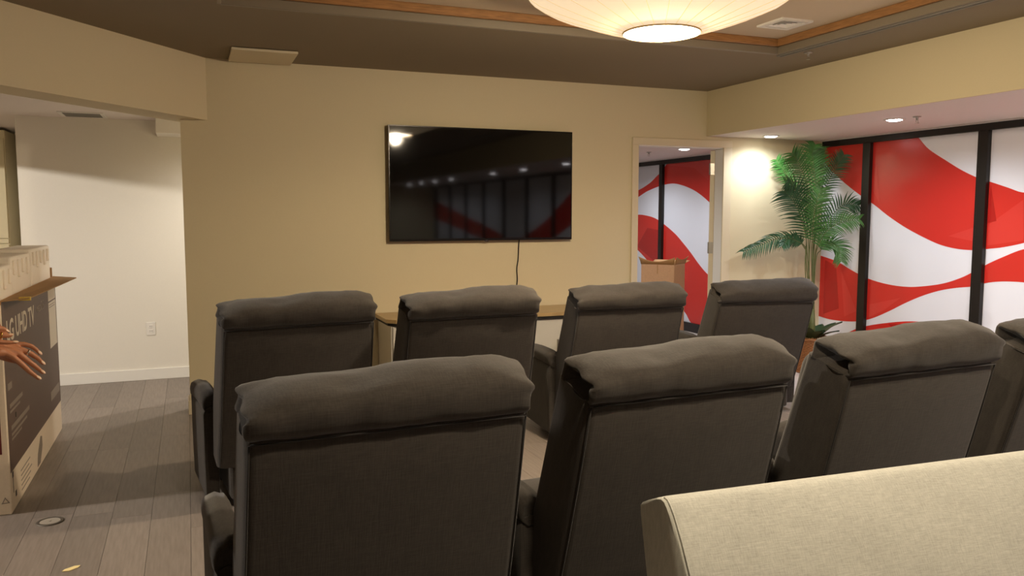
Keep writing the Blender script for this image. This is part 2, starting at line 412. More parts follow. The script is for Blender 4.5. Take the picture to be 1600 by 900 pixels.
facets = [([(4.973, 1.317), (4.70, 1.405), (4.70, 1.275)], 'film_red_light'), ([(4.606, 1.735), (4.541, 1.447), (4.616, 1.429)], 'film_red_dark'),
          ([(4.606, 1.417), (4.328, 1.61), (4.308, 1.301), (4.606, 1.25)], 'film_red_light'),
          ([(6.23, 0.99), (6.175, 0.571), (6.38, 0.495), (6.38, 1.04)], 'film_red_dark'), ([(5.79, 0.652), (5.432, 0.75), (5.611, 0.62), (5.79, 0.53)], 'film_red_light'),
          ([(5.557, 0.494), (5.13, 0.555), (5.068, 0.494), (5.424, 0.407)], 'film_red_dark'), ([(6.16, 0.95), (5.95, 0.57), (6.10, 0.50)], 'film_red_light'),
          ([(9.365, 2.154), (8.70, 2.085), (8.381, 1.91), (8.381, 2.15)], 'film_red_light'), ([(10.065, 1.045), (9.796, 1.311), (9.47, 1.282), (9.47, 0.80)], 'film_red_dark'),
          ([(5.80, 2.14), (5.80, 1.72), (5.72, 1.60)], 'film_red_light')]
for ya, yb in zip(edges_y, edges_y[1:]):
    ya += 0.02; yb -= 0.02
    if ya > yb: continue
    pn = obj('pane', box(B(), XG-0.004, XG+0.004, ya, yb, ZB1-0.02, ZH0+0.02), M['film_white'], win)
    lo_, hi_ = ZB1-0.01, ZH0+0.01
    if (ya+yb)/2 < 6.9:
        yb2 = min(yb, 6.6)
        band('red_print', M['film_red'], b1lo, b1hi, ya, yb2, pn, lo_, hi_); band('red_print', M['film_red'], b2lo, b2hi, ya, yb2, pn, lo_, hi_)
        band('red_print', M['film_red'], flat(lo_), b3hi, ya, yb2, pn, lo_, hi_)
    if yb > 6.7:
        ya2 = max(ya, 6.6)
        band('red_print', M['film_red'], n1lo, n1hi, ya2, yb, pn, lo_, hi_); band('red_print', M['film_red'], n2lo, n2hi, ya2, yb, pn, lo_, hi_)
    for k, (pts, mm) in enumerate(facets):
        cy = sum(p[0] for p in pts)/len(pts)
        if ya < cy < yb: facet(pts, M[mm], pn, k)
struct('wall_glass_back', box(B(), XG+0.05, XG+0.2, YF, 11.2, -0.1, 2.75), M['wall_white'])

# ------------------------------------------------------------------ door
dr = struct_empty('door_1')
cw = 0.062
for a, b, c, d in ((DX0-cw, DX0+0.004, 0, DZ-0.004), (DX1-0.02, DX1+cw+0.012, 0, DZ-0.004), (DX0-cw, DX1+cw+0.012, DZ-0.004, DZ+cw)): obj('casing', box(B(), a, b, YW-0.016, YW, c, d, 0.003, 1), M['trim_cream'], dr)
for a, b, c, d in ((DX0-0.002, DX0+0.012, 0, DZ-0.012), (DX1-0.016, DX1+0.002, 0, DZ-0.012), (DX0, DX1, DZ-0.012, DZ+0.002)): obj('jamb', box(B(), a, b, YW+0.001, YW+WT-0.001, c, d), M['trim_white'], dr)
hinge = Vector((DX1-0.012, YW+WT+0.006, 0)); ang = math.radians(90-129)
lf = obj('leaf', box(B(), 0, 0.86, 0, 0.045, 0.012, DZ-0.018, 0.002, 1), M['trim_cream'], dr)
lf.location = hinge; lf.rotation_euler = (0, 0, math.radians(52))
for z in (0.25, 1.12, 1.88):
    h = obj('hinge', box(B(), -0.0035, 0.0, 0.004, 0.041, z, z+0.11), M['metal'], lf)
    bm = B(); lathe(bm, [(0.007, 0), (0.007, 0.11)], 10, (-0.004, 0.048, z)); obj('hinge', bm, M['metal'], lf)
bm = B(); tube(bm, [(0.79, -0.05, 0.98), (0.79, 0.0, 0.98)], 0.012); tube(bm, [(0.79, -0.05, 0.98), (0.68, -0.05, 0.98)], 0.009); obj('handle', bm, M['metal'], lf, True)

# ------------------------------------------------------------------ TV
tv = thing('television', 'large black flat television mounted on the beige wall', 'television', (0, 0, 0))
x0, x1, z0, z1, yf = 1.494, 3.112, 1.281, 2.207, 6.385
obj('housing', box(B(), x0+0.006, x1-0.006, yf+0.008, yf+0.045, z0+0.01, z1-0.006, 0.006, 2), M['black'], tv)
bz = 0.009; M['bezel'] = mat('bezel', lin(26, 22, 20), 0.25, metal=0.6)
for a, b, c, d in ((x0, x0+bz, z0, z1), (x1-bz, x1, z0, z1), (x0+bz, x1-bz, z1-bz, z1), (x0+bz, x1-bz, z0, z0+0.02)): obj('bezel', box(B(), a, b, yf-0.002, yf+0.02, c, d, 0.0015, 1), M['bezel'], tv)
obj('screen', box(B(), x0+bz, x1-bz, yf, yf+0.01, z0+0.019, z1-bz), M['screen'], tv)
for z in (1.5, 1.9): obj('wall_mount', box(B(), 2.0, 2.6, yf+0.045, YW, z, z+0.04), M['black'], tv)
def text(body, size, loc, rot, m, parent, name='lettering', ext=0.0006, sx=1.0, align='LEFT', bold=0.0):
    cu = bpy.data.curves.new(name, 'FONT'); cu.body = body; cu.size = size; cu.extrude = ext; cu.align_x = align; cu.offset = bold; cu.resolution_u = 3
    t = bpy.data.objects.new(name, cu); COL.objects.link(t)
    dg = bpy.context.evaluated_depsgraph_get(); me = bpy.data.meshes.new_from_object(t.evaluated_get(dg))
    bpy.data.objects.remove(t)
    o = obj(name, me, m, parent); o.location = loc; o.rotation_euler = rot; o.scale = (sx, 1, 1); return o
lp = obj('logo_tab', box(B(), 2.305, 2.335, yf-0.003, yf+0.01, z0-0.008, z0+0.004, 0.001, 1), M['black'], tv)
text('LG', 0.012, (2.31, yf-0.0035, z0-0.003), (PI/2, 0, 0), M['silver'], lp)
# power cord
cordp = smoothcurve([(2.64, 6.42, 1.33), (2.632, 6.432, 1.25), (2.628, 6.437, 1.12), (2.615, 6.437, 1.03), (2.62, 6.437, 0.93), (2.60, 6.437, 0.80), (2.60, 6.436, 0.712)], 30)
bm = B(); tube(bm, cordp, 0.005, 8); tag(obj('power_cord', bm, M['black'], None, True), 'thin black power cord hanging down the wall below the television', 'cord')

# ------------------------------------------------------------------ credenza
cr = thing('credenza', 'long low white credenza with a wood top under the television', 'cabinet', (0, 0, 0))
ca, cb, cy0, cy1, ct = 1.37, 3.35, 5.93, 6.43, 0.705
bm = B(); prism(bm, [(ca, cy1), (ca, cy0+0.07), (ca+0.06, cy0), (cb-0.06, cy0), (cb, cy0+0.07), (cb, cy1)], ct-0.028, ct); obj('top', bm, M['oak'], cr)
bm = B(); prism(bm, [(ca+0.012, cy1), (ca+0.012, cy0+0.075), (ca+0.066, cy0+0.012), (cb-0.066, cy0+0.012), (cb-0.012, cy0+0.075), (cb-0.012, cy1)], ct-0.05, ct-0.028); obj('apron', bm, M['dark_slot'], cr)
obj('body', box(B(), ca+0.03, cb-0.03, cy0+0.05, cy1, 0.08, ct-0.05, 0.004, 1), M['credenza'], cr)
obj('plinth', box(B(), ca+0.06, cb-0.06, cy0+0.09, cy1, 0, 0.08), M['dark_slot'], cr)
for k in range(4):
    a = ca+0.04+k*(cb-ca-0.08)/4
    d = obj('door', box(B(), a+0.003, a+(cb-ca-0.08)/4-0.003, cy0+0.034, cy0+0.05, 0.09, ct-0.056, 0.002, 1), M['credenza'], cr)
    xk = a+0.05 if k % 2 else a+(cb-ca-0.08)/4-0.05
    obj('handle', box(B(), xk-0.006, xk+0.006, cy0+0.015, cy0+0.034, 0.36, 0.48, 0.003, 1), M['metal'], d)
tag(obj('paper_strip', box(B(), 1.50, 1.60, 6.02, 6.045, ct+0.0005, ct+0.003), M['grille']), 'small flat grey strip lying on the left end of the wood top', 'strip')

# ------------------------------------------------------------------ recliners
def sgnpow(c, e): return math.copysign(abs(c)**e, c)
def make_recliner(label, group, alpha, zseam, seed):
    t = thing('recliner', label, 'recliner', (0, 0, 0), 0, group); t['category'] = 'recliner'
    rn = random.Random(seed); m = M['chair']
    def back(name, bm, mm=m, sm=True, par=None):
        o = obj(name, bm, mm, t if not par else par, sm)
        if not par:
            o.location = (0, 0, zseam); o.rotation_euler = (math.radians(alpha), 0, 0)
        return o
    # outer back shell: lofted up the back, rounded rectangle sections
    def sect(hw, d, v, r=0.028, y0=0.0):
        pts = []
        for cx, cy, a0 in ((hw-r, d-r, 0), (-hw+r, d-r, 90), (-hw+r, y0+r, 180), (hw-r, y0+r, 270)):
            for k in range(5):
                a = math.radians(a0+k*22.5); pts.append((cx+r*math.cos(a), cy+r*math.sin(a), v))
        return pts
    bm = B(); rings = []
    V = [-0.74, -0.735, -0.6, -0.45, -0.3, -0.15, -0.04, 0.015, 0.04, 0.055]
    for v in V:
        hw = 0.372+0.016*(-v/0.74); d = 0.205+0.04*(-v/0.74)
        if v == -0.74: hw -= 0.01
        if v > 0.02: hw -= 0.02+(v-0.02)*1.2; d -= 0.03
        y0 = 0.0 + (0.012 if v > 0.0 else 0) - 0.006*math.sin(PI*min(1, max(0, -v/0.74)))
        rings.append(sect(hw, d, v, 0.028, y0))
    loft(bm, rings); sh = smooth_angle(back('back_shell', bm), 50)
    # piping on the back panel, coloured dark for the shade in the seams
    for s in (-1, 1):
        bm = B(); tube(bm, [(s*(0.363+0.016*(-v/0.74)), 0.003-0.006*math.sin(PI*-v/0.74), v) for v in [0.0, -0.15, -0.3, -0.45, -0.6, -0.73]], 0.003, 6); back('piping', bm, M['piping'])
    bm = B(); tube(bm, [(x, -0.001, 0.004) for x in (-0.36, -0.2, 0, 0.2, 0.36)], 0.003, 6); back('piping', bm, M['piping'])
    # pillow headrest rolled over the top, gathered at the ends
    bm = B(); n = 44; rings = []
    xs = []
    st = [(-0.300, .04), (-0.312, .22), (-0.334, .42), (-0.354, .62), (-0.368, .79), (-0.373, .90), (-0.371, .965)]
    sched = [(x, s, 1) for x, s in st] + [(-0.362+0.724*i/26, 1.0, 0) for i in range(27)] + [(-x, s, 1) for x, s in reversed(st)]
    for x, s, e in sched:
        ring = []; ax = abs(x)
        round_ = 1.0 if ax < 0.25 else 1-(0.34 if x > 0 else 0.44)*((ax-0.25)/0.112)**2
        if e: round_ = 0.64 if x > 0 else 0.54
        lift = 0.014*(x/0.39) - 0.010*math.exp(-((x+0.12)/0.12)**2)+0.0025*math.sin(x*11+seed)
        for k in range(n):
            a = 2*PI*k/n
            cy, cz = 0.086, 0.058-(0.016*(1-s) if e else 0)
            ry, rz = 0.099, 0.069
            ps = 1.0
            if e or ax > 0.30:
                wgt = 1.0 if e else (ax-0.30)/0.075
                ps += ((0.03+0.16*(1-s)) if e else 0.014)*wgt*math.sin(9*a+seed+(2 if x > 0 else 0))*(1 if s > .2 else .3)
            y = cy + ry*s*ps*sgnpow(math.cos(a), 0.80); z = cz + rz*s*ps*(round_ if math.sin(a) > 0 else 1)*sgnpow(math.sin(a), 0.72)
            if e: z = max(z, 0.012)
            nz = noise.noise(Vector((x*11+seed*3, math.cos(a)*1.6, math.sin(a)*1.6)))*0.005 + noise.noise(Vector((x*30+seed, math.cos(a)*2, math.sin(a)*1.2)))*0.0025
            up = max(0, math.sin(a))
            y += nz*(-1 if math.cos(a) < 0 else 1); z += (lift+nz)*up
            if x < -0.3 and not e and math.sin(a) > 0.3: z -= 0.006*math.sin((ax-0.30)*90)
            ring.append((x + (0.006*math.sin(5*a+seed) if e and s > .4 else 0), y, z))
        rings.append(ring)
    loft(bm, rings); back('headrest', bm)
    # tucked end under the headrest roll
    # inner cushions
    bm = B(); box(bm, -0.30, 0.30, 0.17, 0.30, -0.33, -0.02, 0.05, 4); back('back_cushion', bm)
    bm = B(); box(bm, -0.30, 0.30, 0.20, 0.36, -0.62, -0.33, 0.06, 4); back('lumbar_cushion', bm)
    # seat, footrest, base
    obj('seat', box(B(), -0.315, 0.315, 0.20, 0.84, 0.30, 0.475, 0.05, 4), m, t, True)
    obj('footrest', box(B(), -0.31, 0.31, 0.84, 0.92, 0.10, 0.42, 0.035, 3), m, t, True)
    obj('base', box(B(), -0.32, 0.32, 0.24, 0.84, 0.055, 0.30, 0.01, 1), m, t)
    for sx in (-0.28, 0.28):
        for sy in (0.30, 0.78): bm = B(); lathe(bm, [(0.022, 0), (0.025, 0.055)], 12, (sx, sy, 0)); obj('glide', bm, M['black'], t)
    # arms: side slab with a padded top that overhangs
    for s in (-1, 1):
        bm = B(); rings = []
        for y, q in ((0.33, 0.90), (0.336, 0.98), (0.37, 1), (0.60, 1), (0.80, 1), (0.835, 0.97), (0.845, 0.9)):
            zt = 0.53; ring = []
            hw = 0.038*q
            for k in range(5):
                a = PI*k/4; ring.append((s*0.395+hw*math.cos(a), y, zt-0.04+0.04*math.sin(a)))
            ring += [(s*0.395-hw, y, 0.3), (s*0.395-hw*0.9, y, 0.06), (s*0.395+hw*0.9, y, 0.06), (s*0.395+hw, y, 0.3)]
            rings.append(ring)
        loft(bm, rings); ar = smooth_angle(obj('arm', bm, m, t), 50)
        bm = B(); rings = []
        for y, q, dz in ((0.335, 0.55, -0.02), (0.325, 0.80, -0.015), (0.345, 0.98, -0.004), (0.42, 1, 0), (0.58, 1, 0.0), (0.74, 1, -0.012), (0.85, 0.97, -0.03), (0.872, 0.75, -0.04), (0.868, 0.5, -0.045)):
            ring = []
            for k in range(20):
                a = 2*PI*k/20
                ring.append((s*0.392+0.045*q*sgnpow(math.cos(a), 0.8), y, 0.552+dz+0.052*q*sgnpow(math.sin(a), 0.8)+0.003*math.sin(8*a+seed)))
            rings.append(ring)
        loft(bm, rings); obj('arm_pad', bm, m, ar, True)
    return t
GF, GB = 'front row recliners', 'back row recliners'
r1 = make_recliner('charcoal recliner in the back row, the nearest and leftmost, seen whole', GB, 15.5, 0.95, 1)
r1.location = (0.478, 1.985, 0); r1.rotation_euler = (0, 0, math.radians(2.4))
C1 = [dup(r1, (1.41, 2.03, 0), math.radians(3), 'charcoal recliner in the back row, second from the left, just behind the beige sofa corner', GB),
      dup(r1, (2.375, 2.045, 0), math.radians(3), 'charcoal recliner in the back row with puckered headrest end, third from the left', GB),
      dup(r1, (3.325, 2.09, 0), math.radians(3), 'charcoal recliner at the right edge of the photo, last of the back row', GB),
      dup(r1, (0.50, 4.02, 0), math.radians(6), 'charcoal recliner in the front row nearest the white hall wall', GF),
      dup(r1, (1.40, 4.02, 0), math.radians(3), 'charcoal recliner in the front row directly below the television cord', GF)]
r3 = make_recliner('charcoal recliner in the front row in front of the cardboard box in the doorway', GF, 20, 0.90, 2)
r3.location = (2.575, 4.41, 0); r3.rotation_euler = (0, 0, math.radians(-4))
r4 = make_recliner('charcoal recliner in the front row nearest the potted palm', GF, 23, 0.87, 3)
r4.location = (3.805, 4.625, 0); r4.rotation_euler = (0, 0, math.radians(-10))

# ------------------------------------------------------------------ beige banquette (lower right), its back to the recliners
so = thing('sofa', 'beige linen sofa with a sloping backrest in the lower right foreground', 'sofa', (1.0, 1.69, 0), math.radians(-2.9))
m = M['sofa']; W = 1.9
def wedge(bm, prof, xa, xb, r=0.012):
    rings = []
    n = len(prof)
    for x, q in ((xa, 0), (xa+0.003, 0.6), (xa+r, 1), (xb-r, 1), (xb-0.003, 0.6), (xb, 0)):
        cy = sum(p[0] for p in prof)/n; cz = sum(p[1] for p in prof)/n
        s = 1-(1-q)*0.012
        rings.append([(x, cy+(py-cy)*(1-(1-q)*0.10), cz+(pz-cz)*(1-(1-q)*0.02)) for py, pz in prof])
    return loft(bm, rings)
prof = [(-0.105, 0.10), (-0.10, 0.45), (-0.062, 0.632), (-0.024, 0.775), (-0.022, 0.795), (-0.034, 0.806), (-0.065, 0.822), (-0.105, 0.840), (-0.128, 0.847), (-0.144, 0.845), (-0.158, 0.835), (-0.175, 0.818), (-0.212, 0.768), (-0.250, 0.705), (-0.31, 0.58), (-0.36, 0.45), (-0.37, 0.10)]
bm = B(); wedge(bm, prof, 0, W, 0.03); smooth_angle(obj('backrest', bm, m, so), 35)
bm = B(); tube(bm, [(0.010, p[0]*0.99-0.003, p[1]) for p in prof[8:16]], 0.0022, 6); obj('piping', bm, m, so, True)
obj('seat', box(B(), 0.0, W, -0.98, -0.33, 0.24, 0.44, 0.04, 3), m, so, True)
obj('base', box(B(), 0.02, W-0.02, -0.94, -0.14, 0.08, 0.24, 0.008, 1), m, so)
for sx in (0.08, W-0.08):
    for sy in (-0.88, -0.20):
        bm = B(); lathe(bm, [(0.018, 0), (0.026, 0.08)], 12, (sx, sy, 0)); obj('leg', bm, M['dark_slot'], so)

# ------------------------------------------------------------------ pendant
PX, PY, PZ = 2.235, 3.575, 2.405
pe = thing('pendant_lamp', 'large pleated cream fabric ceiling lamp with a glowing round diffuser', 'lamp', (PX, PY, 0))
prof = [(0.19, 0.0), (0.25, 0.017), (0.33, 0.041), (0.43, 0.074), (0.53, 0.110), (0.61, 0.145), (0.67, 0.185), (0.69, 0.225), (0.675, 0.27), (0.60, 0.315)]
bm = B(); lathe(bm, [(r, PZ+z) for r, z in prof], 720, rf=lambda a, i: 1+0.0012*math.cos(a*180)*(1 if i > 0 else 0), cap=False); obj('shade', bm, M['shade'], pe, True)
for k in range(24):
    a = 2*PI*k/24+0.05; bm = B()
    tube(bm, [((r+0.002)*math.cos(a), (r+0.002)*math.sin(a), PZ+z-0.0005) for r, z in prof], 0.0011, 5); obj('seam', bm, M['shade_seam'], pe)
bm = B(); lathe(bm, [(0.192, PZ-0.006), (0.196, PZ-0.002), (0.196, PZ+0.006), (0.188, PZ+0.006), (0.188, PZ-0.006), (0.192, PZ-0.006)], 64, cap=False); obj('rim', bm, mat('rim', lin(210, 180, 130), 0.5), pe, True)
bm = B(); lathe(bm, [(0.188, PZ), (0.188, PZ+0.004)], 64); obj('diffuser', bm, M['diffuser'], pe)
bm = B(); lathe(bm, [(0.06, PZ+0.31), (0.06, ZT)], 24); obj('canopy', bm, M['white_plastic'], pe); bm = B(); lathe(bm, [(0.59, PZ+0.312), (0.59, PZ+0.318)], 48); obj('top_cover', bm, M['white_plastic'], pe)
lamp('pendant_beam', 'SPOT', (0, 0, PZ-0.03), PEND_W*0.5, PEND_COL, 0.10, pe, 174, 0.30)
lamp('pendant_glow', 'POINT', (0, 0, PZ-0.05), PEND_W*0.62, PEND_COL, 0.05, pe)

# ------------------------------------------------------------------ recessed lights, ceiling fittings
def downlight(x, y, z, label, power, col=DOWN_COL, group='recessed lights in the low ceiling', spot=165, led='down_led', kind='SPOT'):
    t = thing('recessed_light', label, 'light', (x, y, z), 0, group)
    bm = B(); lathe(bm, [(0.055, -0.001), (0.058, -0.008), (0.075, -0.006), (0.078, 0.0), (0.055, 0.0)], 40, cap=False); obj('trim_ring', bm, M['white_plastic'], t, True)
    bm = B(); lathe(bm, [(0.01, -0.016), (0.04, -0.014), (0.056, -0.008), (0.056, -0.002)], 32); obj('lens', bm, M[led], t)
    lamp('downlight', kind, (0, 0, -0.03), power, col, 0.05, t, spot, 0.8)
    return t
zl = ZSOF+0.001
for yv, lb in ((6.19, 'recessed ceiling light right above the palm, shining on the wall'), (4.765, 'recessed ceiling light in the low ceiling beside the red and white glass'),
               (3.37, 'recessed ceiling light above the right edge, reflected in the television'), (2.17, 'recessed ceiling light over the aisle beside the back row'),
               (0.57, 'recessed ceiling light over the aisle behind the camera'), (-0.83, 'recessed ceiling light in the low ceiling near the front wall'), (-3.3, 'recessed ceiling light in the low ceiling, fourth behind the camera'), (-4.5, 'recessed ceiling light in the low ceiling, fifth behind the camera'), (-5.6, 'recessed ceiling light in the low ceiling, sixth behind the camera'), (-6.7, 'last recessed ceiling light by the front wall')):
    downlight(5.07, yv, zl, lb, DOWN_W*(0.7 if yv > 6 else 1))
downlight(5.17, 7.76, zl, 'recessed ceiling light seen through the open doorway', DOWN_W, group='recessed lights in the next room')
downlight(5.05, 9.3, zl, 'recessed ceiling light deep in the room past the doorway', DOWN_W, group='recessed lights in the next room')
downlight(3.3, 7.1, zl, 'unseen ceiling light added behind the television wall to light the cardboard box', DOWN_W, group='recessed lights in the next room')  # unseen lamp added to brighten the cardboard box
# unseen warm lights added over and behind the camera to fill the room
for x, y, lb in ((1.15, 1.1, 'unseen warm fill light added above the camera side of the room, left one'), (2.9, 1.0, 'unseen warm fill light added above the camera side of the room, right one'), (1.6, -4.8, 'unseen warm fill light added deep behind the camera'), (1.6, -2.0, 'unseen warm fill light added between the camera and the front wall')):
    downlight(x, y, ZC, lb, REAR_W*(1 if y > 0 else 0.35), REAR_COL, 'added warm fill lights behind the camera', 168, 'hall_led')
# hall lamp
downlight(-4.0, 4.54, ZH, 'recessed ceiling light in the hall left of the carton', HALL_W, HALL_COL, 'hall lights', 172, 'hall_led', 'POINT')
downlight(0.6, 7.15, ZH, 'unseen fill light added in the hall behind the television wall', 75, HALL_COL, 'hall lights', 160, 'hall_led')  # hidden fill lamp added to brighten the white hall wall
struct('hall_light_blocker', box(B(), -2.45, -2.38, 4.57, 5.47, 0, 2.75), M['wall_white'])  # unseen panel added to keep the hall lamp off the television wall
struct('hall_shade_header', box(B(), -2.45, -2.38, 5.47, 7.97, 2.06, ZH), M['wall_white'])  # unseen header added to shade the upper hall wall

def sprinkler(x, y, z, label):
    t = thing('sprinkler_head', label, 'sprinkler', (x, y, z), 0, 'ceiling sprinklers')
    bm = B(); lathe(bm, [(0.03, 0), (0.028, -0.006), (0.012, -0.008), (0.009, -0.02), (0.009, -0.028)], 20); obj('escutcheon', bm, M['metal'], t, True)
    bm = B(); tube(bm, [(-0.009, 0, -0.026), (-0.011, 0, -0.036), (0, 0, -0.046), (0.011, 0, -0.036), (0.009, 0, -0.026)], 0.002, 6); obj('yoke', bm, M['metal'], t)
    bm = B(); lathe(bm, [(0.016, -0.047), (0.016, -0.049)], 16); obj('deflector', bm, M['metal'], t)
sprinkler(4.114, 4.65, ZC, 'small sprinkler head on the dark ceiling beside the slot')
sprinkler(5.09, 4.575, zl, 'small sprinkler head in the low ceiling beside the light by the glass')
sprinkler(5.055, 8.32, zl, 'small sprinkler head in the next room ceiling seen through the doorway')

t = thing('ceiling_diffuser', 'square white air diffuser in the tray ceiling right of the lamp', 'vent', (3.665, 4.37, ZT))
r0, r1 = 0.09, 0.125
for (a, b, c, d) in ((-r1, r1, r0, r1), (-r1, r1, -r1, -r0), (-r1, -r0, -r0, r0), (r0, r1, -r0, r0)): obj('frame', box(B(), a, b, c, d, -0.012, 0), M['white_plastic'], t)
for k, r in enumerate((0.078, 0.056, 0.034)):
    bm = B(); lathe(bm, [(r*1.414, -0.010), (r*1.414-0.016, -0.003), (r*1.414-0.02, -0.003), (r*1.414-0.004, -0.011), (r*1.414, -0.010)], 4, cap=False)
    bmesh.ops.rotate(bm, verts=bm.verts, cent=(0, 0, 0), matrix=Matrix.Rotation(PI/4, 3, 'Z')); obj('louver', bm, M['white_plastic'], t)
obj('neck', box(B(), -0.09, 0.09, -0.09, 0.09, -0.0025, 0), M['grille'], t)

t = thing('slot_diffuser', 'long thin linear slot running along the right side of the ceiling tray', 'vent', (0, 0, ZC))
for a, b in ((3.985, 3.999), (4.018, 4.032)): obj('slot_rail', box(B(), a, b, 1.0, 4.83, -0.008, 0, 0.001, 1), M['grille'], t)
obj('slot', box(B(), 3.999, 4.018, 1.0, 4.82, -0.003, 0), M['dark_slot'], t)

t = thing('ceiling_panel', 'flat pale rectangular panel on the dark ceiling near the hall beam', 'panel', (0.535, 6.175, ZC))
obj('cover', box(B(), -0.222, 0.222, -0.24, 0.235, -0.022, -0.004, 0.004, 2), M['trim_cream'], t)
obj('backing_frame', box(B(), -0.20, 0.20, -0.215, 0.215, -0.004, 0), M['dark_slot'], t)

t = thing('hall_vent', 'grey louvred air vent in the white hall ceiling', 'vent', (-0.787, 7.68, ZH))
for (a, b, c, d) in ((-0.17, 0.17, 0.14, 0.17), (-0.17, 0.17, -0.17, -0.14), (-0.17, -0.14, -0.14, 0.14), (0.14, 0.17, -0.14, 0.14)): obj('frame', box(B(), a, b, c, d, -0.008, 0), M['white_plastic'], t)
obj('backing', box(B(), -0.14, 0.14, -0.14, 0.14, -0.002, 0), M['dark_slot'], t)
for k in range(9):
    bm = B(); y = -0.125+k*0.031; v = [bm.verts.new(p) for p in ((-0.14, y, -0.002), (0.14, y, -0.002), (0.14, y+0.02, -0.009), (-0.14, y+0.02, -0.009))]
    bm.faces.new(v); r = bmesh.ops.extrude_face_region(bm, geom=bm.faces[:]); bmesh.ops.translate(bm, verts=[g for g in r['geom'] if isinstance(g, bmesh.types.BMVert)], vec=(0, 0.001, 0.0015)); obj('slat', bm, M['grille'], t)

t = thing('wall_outlet', 'white electrical outlet low on the white hall wall', 'outlet', (-0.346, 7.97, 0.466))
obj('cover_plate', box(B(), -0.038, 0.038, -0.006, 0, -0.06, 0.06, 0.003, 2), M['white_plastic'], t)
for z in (0.022, -0.022):
    s = obj('socket', box(B(), -0.017, 0.017, -0.009, -0.006, z-0.015, z+0.015, 0.002, 1), M['trim_white'], t)
    
    for xq in (-0.008, 0.005): obj('slot', box(B(), xq, xq+0.003, -0.0095, -0.0088, z-0.004, z+0.006), M['dark_slot'], s)

t = thing('floor_outlet', 'round metal outlet cover set in the floor beside the carton', 'outlet', (-0.678, 4.403, 0))
bm = B(); lathe(bm, [(0.062, 0), (0.062, 0.003), (0.056, 0.005), (0.047, 0.005), (0.045, 0.003), (0.0455, 0.0)], 40, cap=False); obj('ring', bm, mat('ring_grey', lin(96, 88, 78), 0.5, metal=0.4), t, True)
bm = B(); lathe(bm, [(0.045, 0.0005), (0.045, 0.0035), (0.008, 0.004)], 32); obj('lid', bm, mat('lid_grey', lin(168, 158, 144), 0.5), t)
bm = B(); lathe(bm, [(0.006, 0.004), (0.006, 0.0055)], 12); obj('screw', bm, M['metal'], t)
bm = B(); prism(bm, [(-0.03, -0.018), (-0.005, -0.022), (0.028, 0.004), (0.034, 0.022), (0.012, 0.022), (-0.022, 0.0)], 0.001, 0.004)
tag(obj('paper_scrap', bm, M['scrap']), 'tiny pale yellow scrap lying on the floor at bottom left', 'scrap').location = (-0.513, 3.765, 0)

# ------------------------------------------------------------------ far storage cabinet (left edge)
t = thing('storage_cabinet', 'pale tall cabinet past the corner of the white hall wall', 'cabinet', (-2.05, 9.35, 0))
obj('body', box(B(), -0.45, 0.45, -0.3, 0.3, 0, 2.3, 0.003, 1), M['wall_beige'], t)
for a, b in ((-0.44, -0.003), (0.003, 0.44)):
    obj('door', box(B(), a, b, -0.318, -0.3, 1.27, 2.22, 0.002, 1), M['wall_beige'], t)
    for z in (0.10, 0.66, 1.215): obj('drawer', box(B(), a, b, -0.318, -0.3, z+0.006, (1.264 if z > 1.2 else z+0.55), 0.002, 1), M['wall_beige'], t)

# ------------------------------------------------------------------ television carton
BX, BY0, BY1, BZ, BT = -0.87, 4.585, 6.335, 1.075, 0.24
ct_ = thing('television_carton', 'large open television carton with dark printed side standing on the floor at left', 'box', (0, 0, 0))
obj('carton_body', box(B(), BX-BT, BX, BY0, BY1, 0.0, BZ-0.02, 0.004, 1), M['carton_white'], ct_)
for (a, b, c, d) in ((BX-0.006, BX, BY0, BY1), (BX-BT, BX-BT+0.006, BY0, BY1), (BX-BT+0.006, BX-0.006, BY0, BY0+0.006), (BX-BT+0.006, BX-0.006, BY1-0.006, BY1)): obj('carton_rim', box(B(), a, b, c, d, BZ-0.02, BZ), M['card'], ct_)
pr = obj('print_panel', box(B(), BX, BX+0.0015, BY0+0.02, BY1-0.006, 0.205, BZ-0.008), M['carton_print'], ct_)
RX = (PI/2, 0, PI/2); fx = BX+0.0018
text('LG UHD TV', 0.155, (fx, BY0+0.10, 0.855), RX, M['print_light'], pr, sx=0.98, bold=0.003)
text('webOS', 0.085, (fx, BY0+0.98, 0.905), RX, M['print_grey'], pr)
st = obj('sticker', box(B(), BX+0.0015, BX+0.0025, BY1-0.33, BY1-0.04, 0.93, 1.05), M['print_light'], ct_)
st = obj('sticker', box(B(), BX+0.0015, BX+0.0025, BY1-0.33, BY1-0.04, 0.62, 0.92), M['print_light'], ct_)
for z in (0.90, 0.885): obj('print_line', box(B(), BX+0.0025, BX+0.003, BY1-0.31, BY1-0.08, z, z+0.005), M['print_grey'], st)
obj('sticker', box(B(), BX+0.0015, BX+0.0025, BY1-0.42, BY1-0.05, 0.285, 0.345), M['print_grey'], ct_)
for k, (y, l, z, h) in enumerate(((0.06, 0.10, 0.615, 0.035), (0.08, 0.34, 0.52, 0.022), (0.08, 0.26, 0.495, 0.012), (0.09, 0.50, 0.405, 0.024), (0.09, 0.42, 0.375, 0.014), (0.09, 0.26, 0.352, 0.012))):
    obj('print_line', box(B(), BX+0.0015, BX+0.002, BY0+y, BY0+y+l, z, z+h), M['print_grey'], pr)
bm = B(); lathe(bm, [(0.014, 0), (0.014, 0.001)], 16); o = obj('hand_hole', bm, M['print_dark'], pr); o.location = (BX+0.0016, BY0+0.22, 0.46); o.rotation_euler = (0, PI/2, 0)
